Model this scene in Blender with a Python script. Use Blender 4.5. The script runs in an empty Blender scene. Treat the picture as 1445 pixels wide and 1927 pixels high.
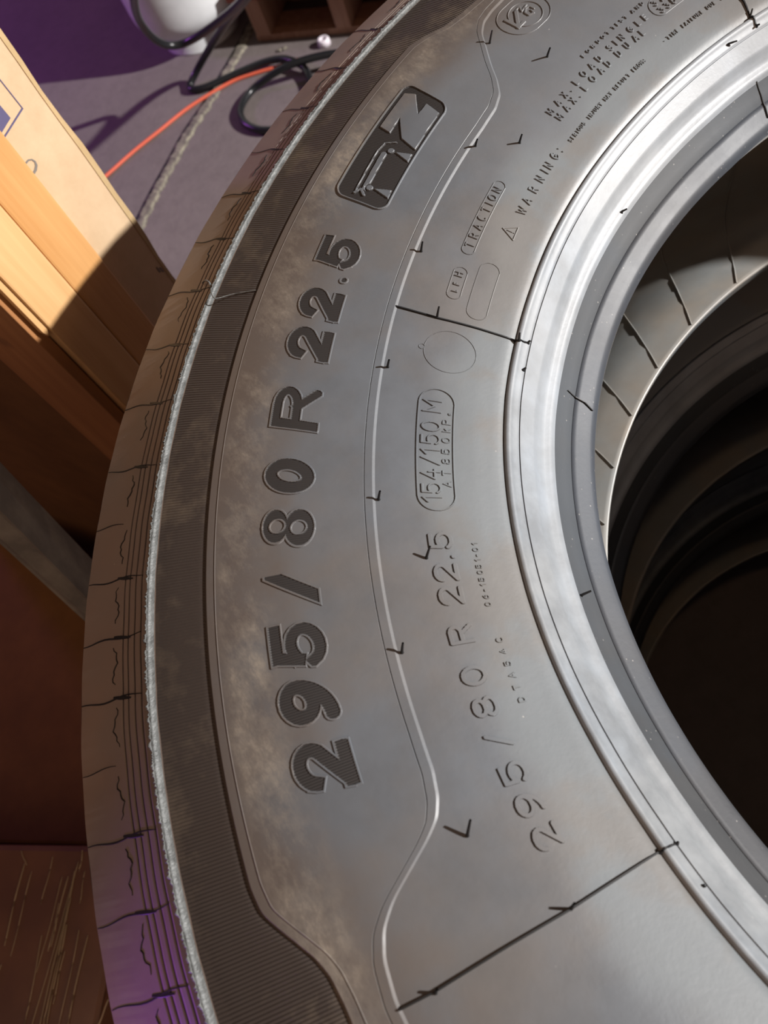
import bpy, bmesh, math, random
import numpy as np
from mathutils import Matrix, Vector
random.seed(7); RNG = np.random.default_rng(7)
SC = bpy.context.scene; COL = SC.collection

# ------------------------------------------------------------------ camera
CAM = np.array([-0.34503295, 0.0, 0.44190721]); FPX = 1553.4926
ROT = np.array([[0.806967787579012, 0.5879832356155493, -0.05548607433177406],
                [-0.5266203886373709, 0.6738437476437755, -0.5182717144824305],
                [-0.26734613533976165, 0.44744867682920114, 0.8534141582623146]])
cd = bpy.data.cameras.new('camera'); cam = bpy.data.objects.new('camera', cd); COL.objects.link(cam)
cd.sensor_fit = 'VERTICAL'; cd.sensor_height = 24.0; cd.lens = 24.0 * FPX / 1927.0
cd.clip_start = 0.01; cd.clip_end = 60
cam.matrix_world = Matrix(([*ROT[0], CAM[0]], [*ROT[1], CAM[1]], [*ROT[2], CAM[2]], [0, 0, 0, 1]))
cd.dof.use_dof = True; cd.dof.focus_distance = 0.42; cd.dof.aperture_fstop = 9.0
SC.camera = cam

# ------------------------------------------------------------------ light
SC.view_settings.view_transform = 'Standard'; SC.view_settings.look = 'None'
SC.view_settings.exposure = 0.0; SC.view_settings.gamma = 1.0; SC.view_settings.use_curve_mapping = False
w = bpy.data.worlds.new('world'); SC.world = w; w.use_nodes = True
w.node_tree.nodes['Background'].inputs[0].default_value = (0.105, 0.070, 0.062, 1)
w.node_tree.nodes['Background'].inputs[1].default_value = 0.62
def area(name, loc, target, size, power, color):
    l = bpy.data.lights.new(name, 'AREA'); l.shape = 'DISK'; l.size = size; l.energy = power; l.color = color
    o = bpy.data.objects.new(name, l); COL.objects.link(o); o.location = loc
    o.rotation_euler = (Vector(target) - Vector(loc)).to_track_quat('-Z', 'Y').to_euler()
    return o
KAZ, KEL, KD = math.radians(-27), math.radians(26), 5.0
area('work_light', (KD*math.cos(KEL)*math.cos(KAZ), KD*math.cos(KEL)*math.sin(KAZ), 0.13 + KD*math.sin(KEL)),
     (-0.2, 0.4, 0), 0.14, 625, (1.0, 0.965, 0.935))
area('room_bounce_fill', (-0.1, -3.0, 1.2), (-0.4, 0.5, 0), 1.2, 26, (1.0, 0.66, 0.45))  # added warm fill standing in for bounce from the room
area('carton_bounce_fill', (-1.5, 0.1, 1.3), (-0.5, 0.3, 0), 1.0, 3.8, (1.0, 0.62, 0.40))  # added lamp in place of light bounced off the cartons
area('hole_floor_fill', (0.35, -0.32, 3.3), (0.0, 0.0, 0), 0.35, 3.5, (1.0, 0.66, 0.38))  # added fill that lifts the floor seen through the tire hole
area('purple_lamp', (-1.15, 3.3, 0.3), (0.0, 2.0, -0.7), 0.25, 10, (0.60, 0.17, 1.0))
sp_ = bpy.data.lights.new('purple_shoulder_fill', 'SPOT'); sp_.energy = 130; sp_.color = (0.42, 0.10, 1.0); sp_.spot_size = math.radians(19); sp_.spot_blend = 0.5; sp_.shadow_soft_size = 0.04  # added second purple source, its cone limited to the lower shoulder
so_ = bpy.data.objects.new('purple_shoulder_fill', sp_); COL.objects.link(so_); so_.location = (-1.45, -0.45, 0.08)
so_.rotation_euler = (Vector((-0.51, -0.075, 0.13)) - so_.location).to_track_quat('-Z', 'Y').to_euler()

# ------------------------------------------------------------------ helpers
def ray(x, y): return ROT @ np.array([(x-722.5)/FPX, -(y-963.5)/FPX, -1.0])
def at(x, y, z):                      # a pixel of the photograph to the point at height z
    d = ray(x, y); return CAM + d*(z-CAM[2])/d[2]
def mat(name):
    m = bpy.data.materials.new(name); m.use_nodes = True
    return m, m.node_tree, m.node_tree.nodes['Principled BSDF']
def N(nt, kind, **kw):
    n = nt.nodes.new(kind)
    for k, v in kw.items():
        if k.startswith('i_'):
            key = k[2:]; key = int(key) if key.isdigit() else key
            n.inputs[key].default_value = v
        else: setattr(n, k, v)
    return n
def L(nt, a, ao, b, bi): nt.links.new(a.outputs[ao], b.inputs[bi])
def math_(nt, op, a, b=None, clamp=False):
    n = nt.nodes.new('ShaderNodeMath'); n.operation = op; n.use_clamp = clamp
    for i, v in enumerate((a, b)):
        if v is None: continue
        if isinstance(v, (int, float)): n.inputs[i].default_value = v
        else: nt.links.new(v, n.inputs[i])
    return n.outputs[0]
def ramp(nt, fac, stops):
    n = nt.nodes.new('ShaderNodeValToRGB'); nt.links.new(fac, n.inputs[0])
    e = n.color_ramp.elements
    while len(e) < len(stops): e.new(0.5)
    for s, (p, c) in zip(e, stops): s.position = p; s.color = (*c, 1) if len(c) == 3 else c
    return n.outputs[0]
def mix(nt, fac, a, b):
    n = nt.nodes.new('ShaderNodeMix'); n.data_type = 'RGBA'
    if isinstance(fac, (int, float)): n.inputs[0].default_value = fac
    else: nt.links.new(fac, n.inputs[0])
    for i, v in ((6, a), (7, b)):
        if isinstance(v, tuple): n.inputs[i].default_value = (*v, 1)
        else: nt.links.new(v, n.inputs[i])
    return n.outputs[2]
def noise(nt, co, scale, detail=4, rough=0.55, stretch=None):
    n = N(nt, 'ShaderNodeTexNoise'); n.inputs['Scale'].default_value = scale
    n.inputs['Detail'].default_value = detail; n.inputs['Roughness'].default_value = rough
    if stretch:
        m = N(nt, 'ShaderNodeMapping'); m.inputs['Scale'].default_value = stretch
        nt.links.new(co, m.inputs[0]); co = m.outputs[0]
    nt.links.new(co, n.inputs['Vector']); return n.outputs['Fac']
def bump(nt, h, bsdf, dist, strength=1.0, normal=None):
    b = N(nt, 'ShaderNodeBump'); b.inputs['Strength'].default_value = strength; b.inputs['Distance'].default_value = dist
    nt.links.new(h, b.inputs['Height'])
    if normal: nt.links.new(normal, b.inputs['Normal'])
    nt.links.new(b.outputs[0], bsdf.inputs['Normal']); return b.outputs[0]

def mesh_np(name, V, F, m, smooth=True, uv=None, attrs=None, parent=None, loc=None, mi=None):
    V = np.asarray(V, np.float32); F = np.asarray(F, np.int32)
    me = bpy.data.meshes.new(name); k = F.shape[1]
    me.vertices.add(len(V)); me.vertices.foreach_set('co', V.ravel())
    me.loops.add(F.size); me.loops.foreach_set('vertex_index', F.ravel())
    me.polygons.add(len(F)); me.polygons.foreach_set('loop_start', np.arange(0, F.size, k, dtype=np.int32))
    me.polygons.foreach_set('loop_total', np.full(len(F), k, np.int32))
    me.polygons.foreach_set('use_smooth', np.full(len(F), smooth))
    for x in (m if isinstance(m, (list, tuple)) else [m]): me.materials.append(x)
    if mi is not None: me.polygons.foreach_set('material_index', np.asarray(mi, np.int32))
    me.update(calc_edges=True)
    if uv is not None:
        u = me.uv_layers.new(name='UVMap'); u.data.foreach_set('uv', np.asarray(uv, np.float32)[F.ravel()].ravel())
    for an, av in (attrs or {}).items():
        a = me.attributes.new(an, 'FLOAT', 'POINT'); a.data.foreach_set('value', np.asarray(av, np.float32))
    me.validate()
    o = bpy.data.objects.new(name, me); COL.objects.link(o)
    if parent is not None: o.parent = parent
    if loc is not None: o.location = loc
    return o
def empty(name, loc, rz=0):
    o = bpy.data.objects.new(name, None); COL.objects.link(o); o.location = loc; o.rotation_euler = (0, 0, rz); return o
def tag(o, label=None, cat=None, group=None, kind=None):
    if label: o['label'] = label
    if cat: o['category'] = cat
    if group: o['group'] = group
    if kind: o['kind'] = kind
    return o
def bm_obj(name, bm, m, parent=None, smooth=False, bevel=0.0):
    if bevel > 0:
        bmesh.ops.bevel(bm, geom=[e for e in bm.edges], offset=bevel, segments=2, affect='EDGES', profile=0.6)
    me = bpy.data.meshes.new(name); bm.to_mesh(me); bm.free()
    for x in (m if isinstance(m, (list, tuple)) else [m]): me.materials.append(x)
    for p in me.polygons: p.use_smooth = smooth
    o = bpy.data.objects.new(name, me); COL.objects.link(o)
    if parent is not None: o.parent = parent
    return o
def box_bm(lo, hi, bm=None):
    bm = bm or bmesh.new()
    r = bmesh.ops.create_cube(bm, size=1.0)
    for v in r['verts']:
        v.co = Vector([lo[i] + (v.co[i]+0.5)*(hi[i]-lo[i]) for i in range(3)])
    return bm
def spline(P, n=14):
    P = [np.array(p, float) for p in P]; Q = [2*P[0]-P[1]] + P + [2*P[-1]-P[-2]]; out = []
    for i in range(1, len(Q)-2):
        a, b, c, d = Q[i-1], Q[i], Q[i+1], Q[i+2]
        for t in np.linspace(0, 1, n, endpoint=False):
            out.append(0.5*((2*b)+(-a+c)*t+(2*a-5*b+4*c-d)*t*t+(-a+3*b-3*c+d)*t**3))
    out.append(P[-1]); return np.array(out)
def tube(name, P, r, m, parent=None, seg=12, loc=None):
    P = np.asarray(P, float); n = len(P); rr = np.full(n, r) if np.isscalar(r) else np.asarray(r)
    T = np.gradient(P, axis=0); T /= np.linalg.norm(T, axis=1)[:, None]+1e-12
    u = np.cross(T[0], [0, 0, 1.0]); 
    if np.linalg.norm(u) < 1e-3: u = np.cross(T[0], [1.0, 0, 0])
    V = []; uv = []; s = 0
    for i in range(n):
        u = u - T[i]*(u@T[i]); u /= np.linalg.norm(u); v = np.cross(T[i], u)
        if i: s += np.linalg.norm(P[i]-P[i-1])
        for k in range(seg):
            a = 2*math.pi*k/seg; V.append(P[i] + rr[i]*(math.cos(a)*u + math.sin(a)*v)); uv.append((s, k/seg))
    F = [(i*seg+k, i*seg+(k+1) % seg, (i+1)*seg+(k+1) % seg, (i+1)*seg+k) for i in range(n-1) for k in range(seg)]
    c0 = len(V); V += [P[0], P[-1]]; uv += [(0, 0), (s, 0)]
    F += [(c0, (k+1) % seg, k, k) for k in range(0)]
    o = mesh_np(name, V, F, m, True, uv, parent=parent, loc=loc)
    return o

# ------------------------------------------------------------------ materials
def rubber(name, base=(0.112, 0.116, 0.122), rough=0.46, dirt=1.0, ribs=False, grain=True, bloom=1.0, specks=0.0, mottled=False):
    m, nt, b = mat(name)
    co = N(nt, 'ShaderNodeTexCoord').outputs['Object']
    uvn = N(nt, 'ShaderNodeUVMap'); sep = N(nt, 'ShaderNodeSeparateXYZ'); L(nt, uvn, 0, sep, 0)
    rad = sep.outputs['Y']
    at_r = N(nt, 'ShaderNodeAttribute'); at_r.attribute_name = 'rib'
    n1 = noise(nt, co, 9, 5, 0.6); n2 = noise(nt, co, 38, 6, 0.65); n3 = noise(nt, co, 3.2, 3, 0.5)
    cool = tuple(base[i]*(0.97, 1.03, 1.10)[i] for i in range(3)); warm = tuple(base[i]*((1.10, 1.0, 0.92) if not mottled else (1.0, 0.99, 0.97))[i] for i in range(3))
    c = mix(nt, ramp(nt, n1, [(0.42, (0, 0, 0)), (0.60, (1, 1, 1))]), cool, warm)
    c = mix(nt, math_(nt, 'MULTIPLY', ramp(nt, n2, [(0.35, (1, 1, 1)), (0.62, (0, 0, 0))]), 0.28 if not mottled else 0.75), c, tuple(x*0.62 for x in base))
    c = mix(nt, math_(nt, 'MULTIPLY', ramp(nt, n3, [(0.50, (0, 0, 0)), (0.58, (1, 1, 1))]), 0.35*bloom), c, tuple(x*1.35 for x in base))
    rv = None
    if dirt > 0:
        # brown release dust towards the shoulder
        band = N(nt, 'ShaderNodeMapRange'); band.interpolation_type = 'SMOOTHSTEP'
        band.inputs['From Min'].default_value = 0.400; band.inputs['From Max'].default_value = 0.452
        wob = math_(nt, 'ADD', rad, math_(nt, 'MULTIPLY', math_(nt, 'SUBTRACT', n2, 0.5), 0.05))
        wob = math_(nt, 'ADD', wob, math_(nt, 'MULTIPLY', math_(nt, 'SUBTRACT', n1, 0.5), 0.08))
        nt.links.new(wob, band.inputs[0])
        dmask = math_(nt, 'MULTIPLY', band.outputs[0], 0.85*dirt)
        c = mix(nt, dmask, c, (0.078, 0.058, 0.046))
        # pale smears between the big characters and the plate edge
        pl = N(nt, 'ShaderNodeMapRange'); pl.interpolation_type = 'SMOOTHSTEP'
        pl.inputs['From Min'].default_value = 0.418; pl.inputs['From Max'].default_value = 0.436; nt.links.new(rad, pl.inputs[0])
        pr = N(nt, 'ShaderNodeMapRange'); pr.interpolation_type = 'SMOOTHSTEP'
        pr.inputs['From Min'].default_value = 0.452; pr.inputs['From Max'].default_value = 0.443; nt.links.new(rad, pr.inputs[0])
        sm = math_(nt, 'ADD', math_(nt, 'MULTIPLY', noise(nt, co, 15, 5, 0.65), 0.55), math_(nt, 'MULTIPLY', noise(nt, co, 170, 9, 0.8, (1, .45, 1)), 0.45))
        sm2 = ramp(nt, sm, [(0.455, (0, 0, 0)), (0.54, (0.35, 0.35, 0.35)), (0.62, (1, 1, 1))])
        sm3 = math_(nt, 'MULTIPLY', math_(nt, 'MULTIPLY', pl.outputs[0], pr.outputs[0]), sm2)
        c = mix(nt, math_(nt, 'MULTIPLY', sm3, 0.8*dirt), c, (0.27, 0.235, 0.19))
        rv = dmask
        if ribs:
            bd = math_(nt, 'GREATER_THAN', at_r.outputs['Fac'], 0.5)
            pc_ = mix(nt, ramp(nt, noise(nt, co, 26, 5, 0.7), [(0.50, (0, 0, 0)), (0.68, (1, 1, 1))]), (0.034, 0.025, 0.021), (0.085, 0.066, 0.048))
            c = mix(nt, bd, c, pc_)
        # pale bluish bloom next to the bead
        bl = N(nt, 'ShaderNodeMapRange'); bl.interpolation_type = 'SMOOTHSTEP'
        bl.inputs['From Min'].default_value = 0.356; bl.inputs['From Max'].default_value = 0.332
        nt.links.new(math_(nt, 'ADD', rad, math_(nt, 'MULTIPLY', math_(nt, 'SUBTRACT', noise(nt, co, 13, 3, .5), 0.5), 0.07)), bl.inputs[0])
        c = mix(nt, math_(nt, 'MULTIPLY', bl.outputs[0], 0.75), c, mix(nt, ramp(nt, n1, [(0.5, (0, 0, 0)), (0.56, (1, 1, 1))]), (0.150, 0.168, 0.178), (0.150, 0.148, 0.142)))
    # small dust specks
    vo = N(nt, 'ShaderNodeTexVoronoi'); vo.inputs['Scale'].default_value = 240 if specks else 110; nt.links.new(co, vo.inputs['Vector'])
    sp = ramp(nt, vo.outputs['Distance'], [(0.022, (1, 1, 1)), (0.05, (0, 0, 0))] if not specks else [(0.05, (1, 1, 1)), (0.12, (0, 0, 0))])
    spm = math_(nt, 'MULTIPLY', sp, ramp(nt, noise(nt, co, 60, 2), [(0.47 if specks else 0.56, (0, 0, 0)), (0.64, (1, 1, 1))]))
    c = mix(nt, math_(nt, 'MULTIPLY', spm, 0.5), c, (0.55, 0.52, 0.48))
    nt.links.new(c, b.inputs['Base Color'])
    r = math_(nt, 'ADD', math_(nt, 'MULTIPLY', n2, 0.16), rough-0.08)
    if rv is not None: r = math_(nt, 'ADD', r, math_(nt, 'MULTIPLY', rv, 0.22), True)
    nt.links.new(r, b.inputs['Roughness'])
    b.inputs['Specular IOR Level'].default_value = 0.6
    nrm = None
    if ribs:
        at_ = N(nt, 'ShaderNodeAttribute'); at_.attribute_name = 'rib'
        u = math_(nt, 'ADD', sep.outputs['X'], math_(nt, 'MULTIPLY', sep.outputs['Y'], 0.10))
        s = math_(nt, 'SINE', math_(nt, 'MULTIPLY', u, 2*math.pi/0.00135))
        h = math_(nt, 'MULTIPLY', s, at_.outputs['Fac'])
        nrm = bump(nt, h, b, 0.00016, 1.0)
    if grain:
        g = noise(nt, co, 420, 3, 0.6); g2 = math_(nt, 'ADD', g, math_(nt, 'MULTIPLY', n2, 2.0))
        bump(nt, g2, b, 0.00006, 0.7, nrm)
    return m
M_side = rubber('sidewall_rubber', ribs=True)
M_mark = rubber('raised_mark_rubber', grain=False)
M_bead = rubber('bead_rubber', base=(0.262, 0.280, 0.298), rough=0.43, dirt=0, mottled=True)
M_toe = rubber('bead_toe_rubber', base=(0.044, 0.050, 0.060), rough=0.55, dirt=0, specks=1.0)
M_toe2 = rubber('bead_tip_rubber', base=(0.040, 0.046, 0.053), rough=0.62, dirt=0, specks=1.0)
M_should = rubber('shoulder_rubber', base=(0.215, 0.170, 0.142), rough=0.6, dirt=0)
M_liner = rubber('liner_rubber', base=(0.30, 0.295, 0.275), rough=0.36, dirt=0, grain=False)
m, nt, b = mat('hatched_rubber'); M_hatch = m
b.inputs['Base Color'].default_value = (0.022, 0.020, 0.020, 1); b.inputs['Roughness'].default_value = 0.62
m, nt, b = mat('black_rubber_flash'); M_black = m
b.inputs['Base Color'].default_value = (0.008, 0.008, 0.009, 1); b.inputs['Roughness'].default_value = 0.55
m, nt, b = mat('waxy_seam'); M_seam = m
co = N(nt, 'ShaderNodeTexCoord').outputs['Object']
nt.links.new(ramp(nt, noise(nt, co, 160, 5), [(0.35, (0.075, 0.080, 0.080)), (0.65, (0.14, 0.15, 0.15))]), b.inputs['Base Color'])
b.inputs['Roughness'].default_value = 0.5; bump(nt, noise(nt, co, 600, 3), b, 0.0006, 0.8)

# ------------------------------------------------------------------ tyre shape
def pchip(x, xs, ys):
    xs = np.asarray(xs, float); ys = np.asarray(ys, float); h = np.diff(xs); dl = np.diff(ys)/h
    d = np.zeros(len(xs)); d[0] = dl[0]; d[-1] = dl[-1]
    for i in range(1, len(xs)-1):
        if dl[i-1]*dl[i] > 0:
            w1 = 2*h[i]+h[i-1]; w2 = h[i]+2*h[i-1]; d[i] = (w1+w2)/(w1/dl[i-1]+w2/dl[i])
    x = np.asarray(x, float); k = np.clip(np.searchsorted(xs, x)-1, 0, len(xs)-2); t = (x-xs[k])/h[k]
    return (ys[k]*(1+2*t)*(1-t)**2 + h[k]*d[k]*t*(1-t)**2 + ys[k+1]*t*t*(3-2*t) + h[k]*d[k+1]*t*t*(t-1))
PROF = np.array([(322.0, 112.7), (323.4, 114.2), (326, 115.9), (330, 118.0), (345, 125.3), (360, 131.5), (378.6, 137.0), (400, 141.3),
                 (420, 143.9), (440, 144.9), (453.2, 144.6), (468, 143.4), (482.8, 141.0), (490, 138.6), (500, 134.9), (512, 130.2), (525.7, 124.6)])/1000
def zprof(r): return pchip(r, PROF[:, 0], PROF[:, 1])
DA = np.arange(85, 186, 6)
DEF_ = np.array([-.6, -.2, -.4, -.6, -.6, -.4, -.3, -.5, 0., .9, 1.0, .9, .8, .3, -.4, -.7, -.3])
DEG_ = np.array([1.7, 1.2, -.5, -.6, -.6, -.3, 0., .2, .1, .2, .1, 0., -.7, -1., -1.1, -.9, -.6])
def rdef(th, r):                       # slight out-of-round of the resting bead (metres)
    a = np.degrees(th) % 360
    e = np.interp(a, np.r_[60, DA, 215], np.r_[0, DEF_, 0]); g = np.interp(a, np.r_[60, DA, 215], np.r_[0, DEG_, 0])
    t = np.clip((r-0.290)/0.018, 0, 1); w = 1-np.clip((r-0.3235)/0.0135, 0, 1); w = w*w*(3-2*w)
    return (g*(1-t)+e*t)*w*1e-3
RO_T = [(0, 437), (60, 437), (98, 437), (102.6, 439.5), (104.5, 440.5), (106, 443), (107.3, 449.5), (108.6, 453.4), (110.5, 453.6), (130, 453.6), (169, 453.8), (170.2, 452.4),
        (171.0, 448.6), (172, 443.6), (172.9, 439.4), (173.8, 437.0), (175, 436.2), (200, 436.2), (360, 437)]
RI_T = [(0, 424), (60, 424), (100, 426), (103, 425), (104.3, 423), (105.4, 418), (106.5, 409), (107.9, 398.5), (109.0, 389.5), (110.2, 382.5), (111.7, 379.3), (114, 378.5),
        (130, 378.7), (165, 378.6), (167.3, 379), (168.7, 380.8), (169.7, 384), (170.5, 390), (171.4, 399), (172.3, 408.5), (173.2, 415), (174.3, 418.8), (176, 421), (200, 421), (360, 424)]
def smooth_tab(T):
    a = np.linspace(0, 360, 7201); v = np.interp(a, [t[0] for t in T], [t[1] for t in T])
    k = np.hanning(21); k /= k.sum(); return a, np.convolve(np.r_[v[-10:], v, v[:10]], k, 'valid')/1000
RO = smooth_tab(RO_T); RI = smooth_tab(RI_T)
def ro(th): return np.interp(np.degrees(th) % 360, *RO)
def ri(th): return np.interp(np.degrees(th) % 360, *RI)
HP = 0.0009
def zsurf(th, r):
    z = zprof(np.clip(r, .322, .5257)); a = ri(th); c = ro(th)
    return z + HP*((r > a) & (r < c))
THA, THB = math.radians(72), math.radians(196)
def theta_grid(fine, coarse=1.5):
    a = np.arange(THA, THB, math.radians(fine)); b = np.arange(a[-1]+math.radians(coarse), THA+2*math.pi-math.radians(coarse/2), math.radians(coarse))
    return np.r_[a, b]
def ring_mesh(name, TH, Rm, Zm, m, parent, closed=True, attrs=None, flip=False):
    nr, nt_ = Rm.shape
    V = np.stack([Rm*np.cos(TH), Rm*np.sin(TH), Zm], -1).reshape(-1, 3)
    i = np.arange(nr-1)[:, None]; j = np.arange(nt_ if closed else nt_-1)[None]; j2 = (j+1) % nt_
    F = np.stack([i*nt_+j, (i+1)*nt_+j, (i+1)*nt_+j2, i*nt_+j2], -1).reshape(-1, 4)
    if flip: F = F[:, ::-1]
    uv = np.stack([np.broadcast_to(TH*0.45, Rm.shape), Rm], -1).reshape(-1, 2)
    # outward profile order makes the normals face up/out
    return mesh_np(name, V, F, m, True, uv, attrs, parent, (0, 0, HALF))
HALF = 0.147
CZ = [0.0, -0.294, -0.588]
FLOOR = -0.735
tyre = empty('tire', (0, 0, -HALF))
tag(tyre, 'new black truck tire marked 295/80 R 22.5, topmost of the stack', 'tire', 'truck tires lying in a stack')

# sidewall: rows follow the outlines of the raised plate
TH = theta_grid(0.085)[None, :]
A = ri(TH); B = ro(TH); C0 = 0.3221+0*TH; C3 = 0.4795+0*TH
rows = []; hz = []; rib = []
def row(r, h=0.0, rb=0.0): rows.append(r+0*TH); hz.append(h+0*TH); rib.append(rb+0*TH)
for t in np.r_[0, 0.012, 0.03, 0.05, np.linspace(0.08, 1, 44)]: row(C0+(A-0.0012-C0)*t)
row(A-0.00095, 0); row(A-0.00085, 0); row(A-0.00075, 0.00004); row(A+0.00010, HP*0.96); row(A+0.00022, HP); row(A+0.00035, HP)
row(A+0.0033, HP); row(A+0.00345, HP); row(A+0.00350, HP-0.00002); row(A+0.0036, HP-0.0006); row(A+0.0038, HP-0.0006); row(A+0.0039, HP-0.00002); row(A+0.00395, HP); row(A+0.0041, HP)
for t in np.linspace(0.04, 0.97, 48): row(A+0.0040+(B-0.0046-A-0.0040)*t, HP)
row(B-0.0046, HP); row(B-0.0045, HP); row(B-0.0044, HP+0.0002); row(B-0.0041, HP+0.0002); row(B-0.0040, HP); row(B-0.0039, HP); row(B-0.0005, HP); row(B-0.0003, HP); row(B-0.0002, HP-0.00003); row(B+0.00015, -0.0002); row(B+0.00025, -0.0003); row(B+0.0006, -0.0003)
row(B+0.0009, -0.0001, 0.0); row(B+0.0012, 0, 1.0)
for t in np.linspace(0.08, 0.86, 24): row(B+0.0022+(C3-B-0.0022)*t, 0, 1.0)
for t in (0.9, 1.0): row(B+0.0022+(C3-B-0.0022)*t, 0, 0.55)
Rm = np.concatenate(rows, 0); Zm = zprof(Rm)+np.concatenate(hz, 0); Rb = np.concatenate(rib, 0)
ns = np.sin(TH*9)*0.5+np.sin(TH*23+1)*0.3
Rm2 = Rm + rdef(TH, Rm)
ring_mesh('sidewall', TH, Rm2, Zm, M_side, tyre, attrs={'rib': Rb.reshape(-1)})

# bead with rim flange, groove and guard ridge
BN = np.array([(300.9, 87.4), (301.6, 89.4), (302.2, 90.4), (303.4, 91.5), (304.9, 92.2), (306.3, 93.7), (307.9, 96.7), (309, 100.4), (312, 104.4), (314.6, 107.9), (314.95, 108.4), (315.1, 107.5),
               (315.3, 107.5), (315.45, 108.8), (316.6, 110.2), (317.6, 111.2), (318.2, 112.2), (318.8, 113.4), (319.6, 113.9), (320.6, 113.9), (321.3, 113.5), (321.75, 112.6), (322.1, 112.6)])/1000
bp = []
for i in range(len(BN)-1):
    n = max(1, int(np.linalg.norm(BN[i+1]-BN[i])/0.0009)); bp += [BN[i]+(BN[i+1]-BN[i])*t for t in np.linspace(0, 1, n, endpoint=False)]
bp = np.array(bp+[BN[-1]])
TB = theta_grid(0.16)[None, :]
Rm = bp[:, :1]+0*TB; Zm = bp[:, 1:]+0*TB
ring_mesh('bead_flange', TB, Rm+rdef(TB, Rm), Zm, M_bead, tyre)
TN = np.array([(283.4, 63.0), (283.9, 66.5), (284.6, 69.2), (285.6, 70.4), (288, 72.4), (291.5, 75.0), (293.8, 76.9), (294.1, 76.7), (294.4, 77.4), (297, 81.2), (299.3, 84.7), (300.9, 87.4)])/1000
Rm = TN[:, :1]+0*TB; Zm = TN[:, 1:]+0*Rm
ring_mesh('bead_tip', TB, (Rm+rdef(TB, Rm))[:8], Zm[:8], M_toe, tyre)
ring_mesh('bead_seat', TB, (Rm+rdef(TB, Rm))[7:], Zm[7:], M_toe2, tyre)

# shoulder with circumferential grooves
sr = [0.4795, 0.481, 0.483, 0.4855]
sz = [0]*4
for g_ in (0.4878, 0.4917, 0.4956, 0.4988):
    sr += [g_-0.0012, g_-0.00038, g_-0.00022, g_+0.00022, g_+0.00038, g_+0.0012]; sz += [0, 0, -0.0012, -0.0012, 0, 0]
sr += [0.503, 0.508, 0.513, 0.518, 0.522, 0.5245, 0.5257]; sz += [0]*7
sr = np.array(sr)[:, None]; sz = np.array(sz)[:, None]
TS = theta_grid(0.25)[None, :]
wob = (np.sin(TS*41)+np.sin(TS*97+2))*0.00012
Rm = sr+wob; Zm = zprof(np.clip(sr, .322, .5257))+sz - 0.0006*(sr > 0.4835)*(sr < 0.4865) + 0*TS
ring_mesh('shoulder', TS, Rm, Zm, M_should, tyre)
# mould seam ridge with a ragged crest
TR = theta_grid(0.06)[None, :]
rag = np.convolve(np.r_[RNG.normal(0, 1, TR.shape[1]+8)], np.hanning(9)/4, 'valid')[None, :TR.shape[1]]
rag = np.clip(rag+0.8*RNG.normal(0, 1, rag.shape), -1.2, 2.4)
sec = [(0.4795, -0.0004, 0), (0.4803, 0.0001, 0), (0.4812, 0.0006, 0), (0.4819, 0.0014, 0.0), (0.4824, 0.0024, 0.1), (0.48262, 0.0022, 0.0), (0.4828, 0.0026, 0.3), (0.4832, 0.0028, 0.9), (0.4836, 0.0022, 1.0), (0.4835, -0.0012, .9)]
Rm = np.concatenate([s[0]+rag*0.00042*s[2] for s in sec], 0); Zm = np.concatenate([zprof(s[0])+s[1]+rag*0.00022*s[2] for s in sec], 0)
for g_ in (0.4878, 0.4917, 0.4956, 0.4988):
    gr_ = np.array([[g_-.00034], [g_+.00034]])+wob
    ring_mesh('groove_shade', TS, gr_, zprof(gr_)-0.0005, M_black, tyre)  # black strip in each groove stands in for its shade
ring_mesh('mold_seam_ridge', TR, Rm, Zm, M_seam, tyre)

# tread face, lower sidewall and inner liner (coarse revolve)
T2 = np.linspace(0, 2*math.pi, 240, endpoint=False)[None, :]
tn = [(525.7, 124.6), (527, 122), (527.4, 118)]
for zc in (85, 35, -35, -85):
    tn += [(528.5, zc+7), (513, zc+5), (513, zc-5), (528.5, zc-7)]
tn += [(527.4, -118), (525.7, -124.6)]; tn = np.array(tn)/1000
ring_mesh('tread', T2, tn[:, :1]+0*T2, tn[:, 1:]+0*T2, M_should, tyre)
ln = [(525.7, 124.6)] + [(1000*r, 1000*float(zprof(r))) for r in np.linspace(.51, .325, 14)] + [(320, 112), (314, 107), (306, 96), (299, 84), (290, 72), (283.6, 66), (281.6, 57.5)]
ln = np.array(ln)/1000
ring_mesh('lower_sidewall', T2, ln[:, :1]+0*T2, -ln[:, 1:]+0*T2, M_side, tyre)
IN = [(281.6, -57.5), (281.3, -56.2), (282.2, -55.2), (285, -55.6), (300, -57.6), (315, -62), (330, -69.5), (345, -79.5), (360, -90), (380, -101), (400, -108), (430, -114), (460, -116), (490, -110), (505, -92), (511, -50), (511, 0),
      (511, 50), (505, 92), (490, 112), (460, 121), (430, 121), (400, 118), (370, 110), (345, 100), (325, 90), (308, 78), (295, 68), (287, 62), (283.4, 63)]
IN = np.array(IN)/1000
ring_mesh('inner_liner', T2, IN[:, :1]+0*T2, IN[:, 1:]+0*T2, M_liner, tyre)
def zlin(r): return np.interp(r, IN[1:15, 0], IN[1:15, 1])
VR = []
for k in range(42):
    a0 = 102.1 + 8.55*k; P = []
    for r in np.linspace(.2835, .44, 16):
        a = math.radians(a0 - 8.2*((r-.2835)/.058)**0.9*1.0) ; P.append((r*math.cos(a), r*math.sin(a), zlin(r)+0.0003))
    VR.append(P)
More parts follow.
